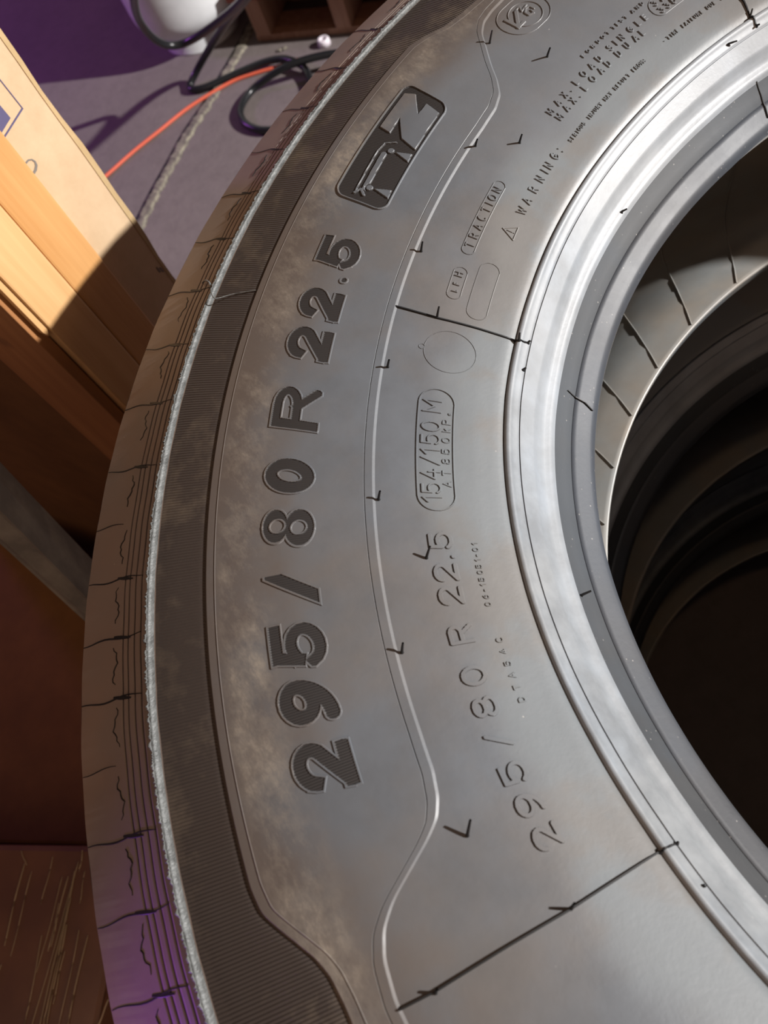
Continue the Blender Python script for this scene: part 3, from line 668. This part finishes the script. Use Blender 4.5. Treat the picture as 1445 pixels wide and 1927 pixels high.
# ------------------------------------------------------------------ floor and far walls
m, nt, b = mat('concrete'); M_conc = m
co = N(nt, 'ShaderNodeTexCoord').outputs['Object']
c = ramp(nt, noise(nt, co, 2.2, 6, .6), [(0.3, (0.155, 0.130, 0.128)), (0.7, (0.215, 0.180, 0.172))])
c = mix(nt, math_(nt, 'MULTIPLY', ramp(nt, noise(nt, co, 30, 6, .7), [(0.45, (0, 0, 0)), (0.7, (1, 1, 1))]), .35), c, (0.11, 0.09, 0.085))
nt.links.new(c, b.inputs['Base Color']); b.inputs['Roughness'].default_value = 0.75
bump(nt, noise(nt, co, 80, 5), b, 0.002, 0.5)
fl = bm_obj('floor', box_bm((-5, -4, FLOOR-.1), (6, 8, FLOOR)), M_conc); tag(fl, kind='structure')
m, nt, b = mat('dark_wall'); M_wall = m; b.inputs['Base Color'].default_value = (0.10, 0.06, 0.09, 1); b.inputs['Roughness'].default_value = 0.8
tag(bm_obj('wall_back', box_bm((-5, 8, FLOOR), (6, 8.15, 3.0)), M_wall), kind='structure')
tag(bm_obj('wall_left', box_bm((-5.15, -4, FLOOR), (-5, 8.15, 3.0)), M_wall), kind='structure')
# floor joint: crack with crumbling pale filler
m, nt, b = mat('joint_filler'); co = N(nt, 'ShaderNodeTexCoord').outputs['Object']
nt.links.new(ramp(nt, noise(nt, co, 45, 6, .7), [(0.40, (0.14, 0.12, 0.105)), (0.68, (0.36, 0.33, 0.25))]), b.inputs['Base Color']); b.inputs['Roughness'].default_value = .9; M_fill = m
J = [at(*p, FLOOR) for p in [(478, 40), (455, 88), (425, 140), (392, 195), (355, 250), (325, 305), (292, 365), (262, 425), (215, 520)]]
J = spline(J, 20); T = np.gradient(J, axis=0); T /= np.linalg.norm(T, axis=1)[:, None]; S = np.cross(T, [0, 0, 1.])
V = []; F = []
for i, (q, s) in enumerate(zip(J, S)):
    w_ = .010+.006*abs(math.sin(i*.37))+.004*RNG.random()
    V += [q+s*w_*1.2+[0, 0, -.001], q+s*w_*.5+[0, 0, .003+.002*RNG.random()], q-s*w_*.6+[0, 0, .003+.002*RNG.random()], q-s*w_+[0, 0, -.001]]
for i in range(len(J)-1):
    for k in range(3): F.append((4*i+k, 4*i+k+1, 4*i+k+5, 4*i+k+4))
tag(mesh_np('trim_1', V, F, M_fill, False), kind='structure')
V = []; F = []
for q, s in zip(J, S):
    o_ = q+s*.017+[0, 0, 0]; V += [o_-s*.004+[0, 0, -.0003], o_-s*.003+[0, 0, .0008], o_+s*.003+[0, 0, .0008], o_+s*.004+[0, 0, -.0003]]
for i in range(len(J)-1):
    for k in range(3): F.append((4*i+k, 4*i+k+1, 4*i+k+5, 4*i+k+4))
tag(mesh_np('trim_2', V, F, M_black, False), kind='structure')

# ------------------------------------------------------------------ wood posts and tall carton on the left
UU = np.array([.559, -.829, 0]); VV = np.array([.829, .559, 0])
def room(u, v, z): return UU*u+VV*v+np.array([0, 0, z])
def room_box(name, u0, u1, v0, v1, z0, z1, m, parent=None, bevel=.0015):
    bm = box_bm((0, 0, z0), (1, 1, z1))
    for v in bm.verts:
        uu = u0+(u1-u0)*v.co.x; vv = v0+(v1-v0)*v.co.y; P = room(uu, vv, v.co.z); v.co = Vector(P)
    bmesh.ops.recalc_face_normals(bm, faces=bm.faces)
    return bm_obj(name, bm, m, parent, False, bevel)
def wood(name, c1, c2, seed):
    m, nt, b = mat(name); co = N(nt, 'ShaderNodeTexCoord').outputs['Object']
    mp = N(nt, 'ShaderNodeMapping'); mp.inputs['Location'].default_value = (seed, seed*.7, 0); mp.inputs['Scale'].default_value = (1, 1, .06); nt.links.new(co, mp.inputs[0])
    n1 = N(nt, 'ShaderNodeTexNoise'); n1.inputs['Scale'].default_value = 70; n1.inputs['Detail'].default_value = 5; nt.links.new(mp.outputs[0], n1.inputs['Vector'])
    n2 = N(nt, 'ShaderNodeTexNoise'); n2.inputs['Scale'].default_value = 240; n2.inputs['Detail'].default_value = 4; nt.links.new(mp.outputs[0], n2.inputs['Vector'])
    c = ramp(nt, n1.outputs['Fac'], [(.35, c1), (.65, c2)])
    c = mix(nt, math_(nt, 'MULTIPLY', n2.outputs['Fac'], .35), c, tuple(x*.72 for x in c1))
    vo = N(nt, 'ShaderNodeTexVoronoi'); vo.inputs['Scale'].default_value = 9; nt.links.new(co, vo.inputs['Vector'])
    kn = ramp(nt, vo.outputs['Distance'], [(.03, (1, 1, 1)), (.09, (0, 0, 0))]); c = mix(nt, math_(nt, 'MULTIPLY', kn, .6), c, (.16, .07, .03))
    nt.links.new(c, b.inputs['Base Color']); b.inputs['Roughness'].default_value = .55
    bump(nt, n2.outputs['Fac'], b, .0006, .5); return m
W1 = wood('pine_a', (.54, .27, .09), (.64, .35, .135), 1.3); W2 = wood('pine_b', (.60, .34, .14), (.70, .43, .20), 4.1); W3 = wood('pine_shaded', (.34, .15, .055), (.42, .20, .075), 7.7)  # darkest pine carries the shade of the side turned from the light
K = -.70
tag(room_box('wooden_board', K-.0112, K, -.0125, .0245, FLOOR, .62, W1, bevel=.002), 'orange pine board standing upright against the tan carton, right of the paler board', 'lumber', 'pine boards standing by the tires')
tag(room_box('wooden_board', K-.0112, K+.0008, -.0505, -.0130, FLOOR, .62, W2, bevel=.002), 'pale pine board with small knots, between the orange board and the broken strip', 'lumber', 'pine boards standing by the tires')
# splinter strip left proud on the corner of the pale stud
def plane_pt(x, y, k=K):
    d = ray(x, y); t = (k-CAM@UU)/(d@UU); P = CAM+d*t; return P@VV, P[2]
zc = plane_pt(80, 650)[1]
bm = bmesh.new(); sp = [(-.0514, .6), (-.0560, .6), (-.0558, zc+.004), (-.0540, zc-.002), (-.0514, zc+.003)]
f1 = [bm.verts.new(Vector(room(K-.002, v, z))) for v, z in sp]; f2 = [bm.verts.new(Vector(room(K-.007, v, z))) for v, z in sp]
bm.faces.new(f1); bm.faces.new(f2[::-1])
for i in range(5): bm.faces.new((f1[i], f2[i], f2[(i+1) % 5], f1[(i+1) % 5]))
bmesh.ops.recalc_face_normals(bm, faces=bm.faces)
tag(bm_obj('wood_strip', bm, W2), 'thin split pine strip ending in a broken tip beside the pale board', 'wood strip')
tag(room_box('wooden_board', K-.089, K-.008, -.0620, -.0516, FLOOR, .62, W3, bevel=.001), 'upright pine board painted darker for its shaded side, behind the broken pine strip', 'lumber', 'pine boards standing by the tires')

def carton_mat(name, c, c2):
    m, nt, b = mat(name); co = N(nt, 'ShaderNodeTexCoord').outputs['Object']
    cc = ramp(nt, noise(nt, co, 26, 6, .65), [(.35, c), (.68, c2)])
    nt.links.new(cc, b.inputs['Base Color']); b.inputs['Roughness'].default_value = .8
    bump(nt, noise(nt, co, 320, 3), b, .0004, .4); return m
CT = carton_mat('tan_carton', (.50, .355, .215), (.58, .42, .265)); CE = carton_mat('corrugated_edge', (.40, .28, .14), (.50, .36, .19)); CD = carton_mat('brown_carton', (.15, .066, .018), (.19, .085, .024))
carton = empty('cardboard_box', tuple(room(K-.25, .01, FLOOR)))
def under(o, root):
    o.parent = root; o.location = -Vector(root.location); return o
tag(carton, 'tall tan cardboard box with dark blue print behind the pine boards', 'box')
KB = K-.012
under(room_box('front_panel', KB-.004, KB, -.0510, .0765, FLOOR, .66, CT, bevel=.0006), carton)
# right edge: wavy corrugated lip, plus side and back panels
bm = bmesh.new(); zs = np.linspace(FLOOR, .66, 60); prev = None
for i, z in enumerate(zs):
    wv = .0012*math.sin(z*31)+.0008*math.sin(z*77+1); q = [bm.verts.new(Vector(room(KB+a, b_+wv*c_, z))) for a, b_, c_ in ((.0006, .0760, .3), (.0004, .0805, 1), (-.007, .0812, 1), (-.007, .076, 0))]
    if prev:
        for k in range(4): bm.faces.new((prev[k], prev[(k+1) % 4], q[(k+1) % 4], q[k]))
    prev = q
bmesh.ops.recalc_face_normals(bm, faces=bm.faces)
under(bm_obj('corrugated_edge', bm, CE, smooth=False), carton)
under(room_box('side_panel', KB-.50, KB-.005, .0725, .0765, FLOOR, .66, CT, bevel=.0006), carton)
under(room_box('side_panel', KB-.62, K-.0895, -.0600, -.0560, FLOOR, .66, CD, bevel=.0006), carton)  # left side of the tan box, its shade put into a dark brown
# print on the front panel
m, nt, b = mat('blue_print'); b.inputs['Base Color'].default_value = (.085, .075, .16, 1); b.inputs['Roughness'].default_value = .8; M_ink = m
m, nt, b = mat('grey_print'); b.inputs['Base Color'].default_value = (.17, .155, .14, 1); b.inputs['Roughness'].default_value = .8; M_ink2 = m
def print_poly(name, pts, m):
    bm = bmesh.new(); f = [bm.verts.new(Vector(room(KB+.0004, *plane_pt(x, y, KB)))) for x, y in pts]
    g = [bm.verts.new(Vector(room(KB-.0004, *plane_pt(x, y, KB)))) for x, y in pts]; n = len(pts)
    bm.faces.new(f); bm.faces.new(g[::-1])
    for i in range(n): bm.faces.new((f[i], g[i], g[(i+1) % n], f[(i+1) % n]))
    bmesh.ops.recalc_face_normals(bm, faces=bm.faces); under(bm_obj(name, bm, m), carton)
def print_line(name, P, w_, m):
    P = [np.array(p, float) for p in P]; out = []; back = []
    for i, p in enumerate(P):
        t = P[min(i+1, len(P)-1)]-P[max(i-1, 0)]; t /= np.linalg.norm(t); n = np.array([-t[1], t[0]])
        ww = w_ if np.isscalar(w_) else w_[i]; out.append(p+n*ww/2); back.append(p-n*ww/2)
    print_poly(name, [tuple(q) for q in out+back[::-1]], m)
print_poly('printed_shape', [(-40, 148), (0, 199), (19, 222), (2, 250), (-30, 290)], M_ink)
print_line('printed_line', [(-30, 112), (0, 151), (41, 203)], 1.6, M_ink)
print_line('printed_line', [(42, 203), (1, 268), (-20, 300)], 3.2, M_ink)
print_line('printed_character', [(44, 317), (47, 308), (53, 301), (59, 300), (65, 304), (67.5, 311), (66, 320), (62, 327), (57, 328), (53, 325), (50, 321)], [3, 3.5, 3, 2.6, 3.2, 4.5, 5, 4.5, 4, 3.6, 3], M_ink2)
print_line('printed_line', [(294, 503), (301, 512)], 2.5, M_ink2); print_line('printed_line', [(300, 503), (307, 511)], 2.5, M_ink2)

# ------------------------------------------------------------------ leaning galvanised angle post
m, nt, b = mat('galvanised'); co = N(nt, 'ShaderNodeTexCoord').outputs['Object']
nt.links.new(ramp(nt, noise(nt, co, 28, 5, .6), [(.4, (.21, .20, .165)), (.68, (.36, .34, .27))]), b.inputs['Base Color']); b.inputs['Roughness'].default_value = .5; b.inputs['Metallic'].default_value = .35; M_galv = m
def pz(x, y, rd):                       # point on the pixel's ray at horizontal distance rd from the tire axis
    d = ray(x, y); a = d[0]**2+d[1]**2; bq = CAM[0]*d[0]+CAM[1]*d[1]; c_ = CAM[0]**2+CAM[1]**2-rd*rd
    return CAM+d*((-bq+math.sqrt(bq*bq-a*c_))/a)
top = [(-60, 806), (-60, 900), (-60, 968)]; bot = [(200, 1082), (200, 1162), (200, 1206)]
RT, RB_ = .72, .71
def line_pts(p, q, off=0): return pz(*p, RT+off), pz(*q, RB_+off)
e1 = line_pts(top[0], bot[0]); e2 = line_pts(top[1], bot[1], -.02); e3 = line_pts(top[2], bot[2], .005)
def extend(e): 
    d = e[1]-e[0]; return e[0]-d*1.2, e[0]+d*((-.449-e[0][2])/d[2])
E_ = [extend(e) for e in (e1, e2, e3)]
bm = bmesh.new(); rings = []
for k in (0, 1):
    a, b2, c_ = [E_[i][k] for i in range(3)]; ctr = (a+c_)/2; n = (ctr-b2); n /= np.linalg.norm(n)
    rings.append([bm.verts.new(Vector(q)) for q in (a, b2, c_, c_+n*.003, b2+n*.004, a+n*.003)])
for i in range(6): bm.faces.new((rings[0][i], rings[0][(i+1) % 6], rings[1][(i+1) % 6], rings[1][i]))
bm.faces.new(rings[0][::-1]); bm.faces.new(rings[1]); bmesh.ops.recalc_face_normals(bm, faces=bm.faces)
post = bm_obj('angle_post', bm, M_galv); tag(post, 'dull galvanised steel angle post leaning left of the tire stack', 'metal post')

# ------------------------------------------------------------------ low brown carton and film wrapped load on the left
def obox(name, corners, z0, z1, m, bevel=.003):
    bm = bmesh.new(); lo = [bm.verts.new((x, y, z0)) for x, y in corners]; hi = [bm.verts.new((x, y, z1)) for x, y in corners]
    bm.faces.new(lo[::-1]); bm.faces.new(hi)
    for i in range(len(corners)): bm.faces.new((lo[i], lo[(i+1) % len(corners)], hi[(i+1) % len(corners)], hi[i]))
    bmesh.ops.recalc_face_normals(bm, faces=bm.faces); return bm_obj(name, bm, m, None, False, bevel)
a = at(-80, 1588, -.30)[:2]; d_ = (at(165, 1590, -.30)-at(0, 1588, -.30))[:2]; d_ /= np.linalg.norm(d_); nrm = np.array([d_[1], -d_[0]])
if nrm @ np.array([0, -1]) < 0: nrm = -nrm
p1 = at(165, 1590, -.30)[:2]+d_*.05; p0 = p1-d_*.75
m, nt, b = mat('film_wrapped_card'); co = N(nt, 'ShaderNodeTexCoord').outputs['Object']
nt.links.new(ramp(nt, noise(nt, co, 14, 5), [(.4, (.10, .040, .022)), (.7, (.16, .072, .034))]), b.inputs['Base Color']); b.inputs['Roughness'].default_value = .35
b.inputs['Coat Weight'].default_value = .5; b.inputs['Coat Roughness'].default_value = .2; M_film = m
load = empty('wrapped_load', (float(p0[0]), float(p0[1]), FLOOR))
tag(load, 'dark carton load wrapped in wrinkled stretch film at lower left', 'wrapped box')
q2 = p1+nrm*.16; q3 = p0+nrm*.16
# keep the corner of the load clear of the tires
q2 = p1+nrm*.45-d_*.02; q3 = p0+nrm*.45
bodyo = obox('carton_body', [tuple(p0), tuple(p1), tuple(q2), tuple(q3)], FLOOR, -.30, M_film, .006); under(bodyo, load)
m, nt, b = mat('stretch_film'); b.inputs['Base Color'].default_value = (.55, .46, .30, 1); b.inputs['Roughness'].default_value = .3; b.inputs['Alpha'].default_value = .5; M_fold = m
for (x0, y0, x1, y1, w_, h_) in [(148, 1622, 96, 1830, 4, .003), (143, 1640, 84, 1927, 7, .005), (133, 1690, 74, 1935, 3, .004), (126, 1740, 88, 1930, 4, .004), (46, 1625, 8, 1780, 2, .003), (80, 1760, 46, 1935, 2, .003),
                               (156, 1600, 150, 1640, 3, .003), (100, 1612, 78, 1700, 2, .002), (118, 1650, 70, 1830, 2, .002), (137, 1660, 60, 1935, 2, .003), (128, 1650, 96, 1780, 6, .003), (160, 1640, 150, 1700, 2, .002), (122, 1790, 100, 1890, 3, .003), (60, 1640, 20, 1800, 1.5, .002), (165, 1760, 126, 1935, 4, .004), (205, 1880, 180, 1940, 4, .003), (150, 1750, 112, 1930, 2, .003), (40, 1600, 50, 1628, 2, .003), (3, 1815, -6, 1850, 2, .003), (112, 1700, 92, 1790, 2, .003)]:
    Pp = [at(x0+(x1-x0)*t+0.9*math.sin(t*6+x0), y0+(y1-y0)*t, -.2995) for t in np.linspace(0, 1, 12)]
    V = []; F = []
    for i, q in enumerate(Pp):
        s = np.array([.6, .8, 0]); ww = w_*.0004*math.sin(math.pi*(i+.5)/12)**.5
        V += [q-s*ww-[0, 0, .001], q+[0, 0, h_*.5], q+s*ww-[0, 0, .001]]
    for i in range(11):
        for k in (0, 1): F.append((3*i+k, 3*i+k+1, 3*i+k+4, 3*i+k+3))
    under(mesh_np('film_fold', V, F, M_fold, True), load)
ee = np.array([.813, -.582]); nn = np.array([.582, .813])
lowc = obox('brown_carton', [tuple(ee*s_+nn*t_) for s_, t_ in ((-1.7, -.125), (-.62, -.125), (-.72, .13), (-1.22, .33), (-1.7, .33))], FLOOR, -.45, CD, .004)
tag(lowc, 'dark brown cardboard box in shadow behind the leaning metal post', 'box')

# ------------------------------------------------------------------ gas cylinder
m, nt, b = mat('white_enamel'); co = N(nt, 'ShaderNodeTexCoord').outputs['Object']
nt.links.new(ramp(nt, noise(nt, co, 12, 4), [(.35, (.66, .68, .70)), (.7, (.78, .80, .82))]), b.inputs['Base Color']); b.inputs['Roughness'].default_value = .32; M_enam = m
TC = (.145, 2.27)
tank = empty('gas_cylinder', (TC[0], TC[1], FLOOR)); tag(tank, 'white gas cylinder on a foot ring beside the wooden pallet', 'gas cylinder')
def lathe(name, prof, m, parent, seg=64, cap=True):
    V = []; F = []
    for r, z in prof:
        for k in range(seg): a = 2*math.pi*k/seg; V.append((r*math.cos(a), r*math.sin(a), z))
    n = len(prof)
    for i in range(n-1):
        for k in range(seg): F.append((i*seg+k, i*seg+(k+1) % seg, (i+1)*seg+(k+1) % seg, (i+1)*seg+k))
    return mesh_np(name, V, F, m, True, parent=parent)
pr = [(.001, .028)]+[(.152*math.sin(math.radians(a))**.8, .105-.077*math.cos(math.radians(a))) for a in range(6, 91, 7)]+[(.153, .12), (.153, .33)]+[(.152*math.cos(math.radians(a))**.8 if a < 88 else .02, .33+.08*math.sin(math.radians(a))) for a in range(7, 90, 7)]+[(.001, .411)]
lathe('cylinder_body', pr, M_enam, tank)
lathe('foot_ring', [(.100, .052), (.103, .045), (.104, .004), (.107, 0), (.102, 0), (.100, .004), (.098, .05)], M_enam, tank)
lathe('collar', [(.085, .395), (.088, .41), (.088, .50), (.086, .505), (.084, .50), (.084, .395)], M_enam, tank)
lathe('valve', [(.001, .40), (.018, .40), (.018, .44), (.010, .445), (.010, .47), (.022, .472), (.022, .485), (.001, .487)], M_galv, tank, 20)

# ------------------------------------------------------------------ pallet with its load
PW_ = wood('pallet_wood', (.36, .19, .12), (.46, .27, .18), 2.2); PR_ = wood('pallet_red', (.30, .085, .060), (.36, .12, .08), 3.1)
P0 = at(491, 80, FLOOR)[:2]; P1 = at(640, 66, FLOOR)[:2]; pu = (P1-P0)/np.linalg.norm(P1-P0); pv = np.array([-pu[1], pu[0]])
if pv @ np.array([0, 1]) < 0: pv = -pv
sx = float(np.linalg.norm(P1-P0))
pal = empty('wooden_pallet', (float(P0[0]), float(P0[1]), FLOOR), math.atan2(pu[1], pu[0])); tag(pal, 'worn wooden pallet with reddish top boards under a dark load', 'pallet')
def pbox(name, lo, hi, m): return bm_obj(name, box_bm(lo, hi), m, pal, False, .0015)
for k in range(5): pbox('stringer', (sx*k-.004, 0, .016), (sx*k+.036, 1.0, .108), PW_)
for k in range(7): pbox('bottom_board', (-.01, .005+.15*k, 0), (sx*4+.04, .095+.15*k, .0155), PW_)
for k in range(8): pbox('deck_board', (-.045, -.004+.128*k, .1085), (sx*4+.06, .100+.128*k, .128), PR_)
ld = empty('carton_stack', (float(P0[0]), float(P0[1]), FLOOR+.1285), math.atan2(pu[1], pu[0])); tag(ld, 'dark wrapped cartons standing on the wooden pallet', 'boxes')
CK = carton_mat('dark_carton', (.10, .045, .04), (.14, .06, .05))
for k in range(2):
    for j in range(3): bm_obj('carton', box_bm((.06+.37*j, .05+.0, .001+.40*k), (.06+.365*(j+1), .93, .398+.40*k)), CK, ld, False, .004)

# ------------------------------------------------------------------ cables, cord, cap and bits on the floor
m, nt, b = mat('black_hose'); b.inputs['Base Color'].default_value = (.014, .015, .017, 1); b.inputs['Roughness'].default_value = .28; M_hose = m
m, nt, b = mat('orange_cord'); b.inputs['Base Color'].default_value = (.72, .13, .07, 1); b.inputs['Roughness'].default_value = .45; M_cord = m
def cz(p, h): return at(p[0], p[1], FLOOR+h)
hr = .0088
hoseA = [((500, -60), .42), ((475, -22), .36), ((445, 12), .29), ((415, 38), .235), ((382, 62), .19), ((350, 80), .165), ((322, 86), .17), ((296, 77), .20), ((273, 55), .25), ((258, 28), .31), ((252, -8), .40), ((256, -50), .5)]
tag(tube('black_hose', spline([cz(p, h) for p, h in hoseA], 14), hr, M_hose), 'black hose looped around the front of the white gas cylinder', 'hose')
hoseB = [((492, -50), .40), ((470, -12), .32), ((445, 20), .24), ((422, 48), .17), ((402, 78), .11), ((382, 112), .055), ((368, 138), .025), ((358, 160), .0095), ((362, 168), .0095), ((385, 165), .0095), ((420, 150), .0095), ((455, 134), .012),
         ((495, 118), .016), ((530, 111), .02), ((558, 118), .02), ((577, 134), .014), ((585, 165), .010), ((578, 205), .0095)]
tag(tube('black_hose', spline([cz(p, h) for p, h in hoseB], 14), hr, M_hose), 'black hose dropping from the cylinder to a sharp bend then running along the floor', 'hose')
hoseC = [((700, 86), .03), ((650, 98), .034), ((610, 104), .040), ((570, 114), .043), ((535, 127), .040), ((505, 145), .028), ((478, 166), .012), ((460, 188), .0095), ((452, 210), .0095), ((458, 228), .0095), ((475, 240), .0095), ((500, 245), .0095), ((540, 240), .0095), ((600, 215), .0095)]
tag(tube('black_hose', spline([cz(p, h) for p, h in hoseC], 14), hr, M_hose), 'black hose curled into a small loop on the floor nearest the tire', 'hose')
cord = [((560, 112), .004), ((520, 126), .004), ((480, 138), .004), ((440, 152), .004), ((400, 174), .004), ((350, 206), .004), ((300, 246), .004), ((250, 286), .004), ((196, 334), .004), ((120, 400), .004), ((40, 470), .004)]
cordp = [cz(p, .0042) for p, h in cord]
tag(tube('extension_cord', spline(cordp, 10), .0042, M_cord), 'thin orange cord running diagonally across the concrete floor', 'cord')
pc = at(611, 84, FLOOR); cap = empty('plastic_cap', (float(pc[0]), float(pc[1]), FLOOR)); tag(cap, 'small white plastic cap lying on the floor by the pallet', 'cap')
m, nt, b = mat('white_plastic'); b.inputs['Base Color'].default_value = (.78, .72, .78, 1); b.inputs['Roughness'].default_value = .4; M_wp = m
lathe('cap_shell', [(.0005, .009), (.006, .009), (.0075, .016), (.0125, .017), (.0155, .013), (.0165, .0), (.0005, .0)], M_wp, cap, 24)
for (x, y) in [(527, 96), (536, 92)]:
    P = at(x, y, FLOOR); bm = bmesh.new(); bmesh.ops.create_icosphere(bm, subdivisions=2, radius=.006)
    for v in bm.verts: v.co = v.co*(1+.35*math.sin(v.co.x*900+x)*math.cos(v.co.y*700)); v.co.z = v.co.z*.5+.003
    o = bm_obj('debris_chip', bm, M_fill); o.location = P
    tag(o, 'tiny pale chip on the floor in front of the pallet opening' + (', left of two' if x < 530 else ', right of two'), 'debris', 'chips on the floor')
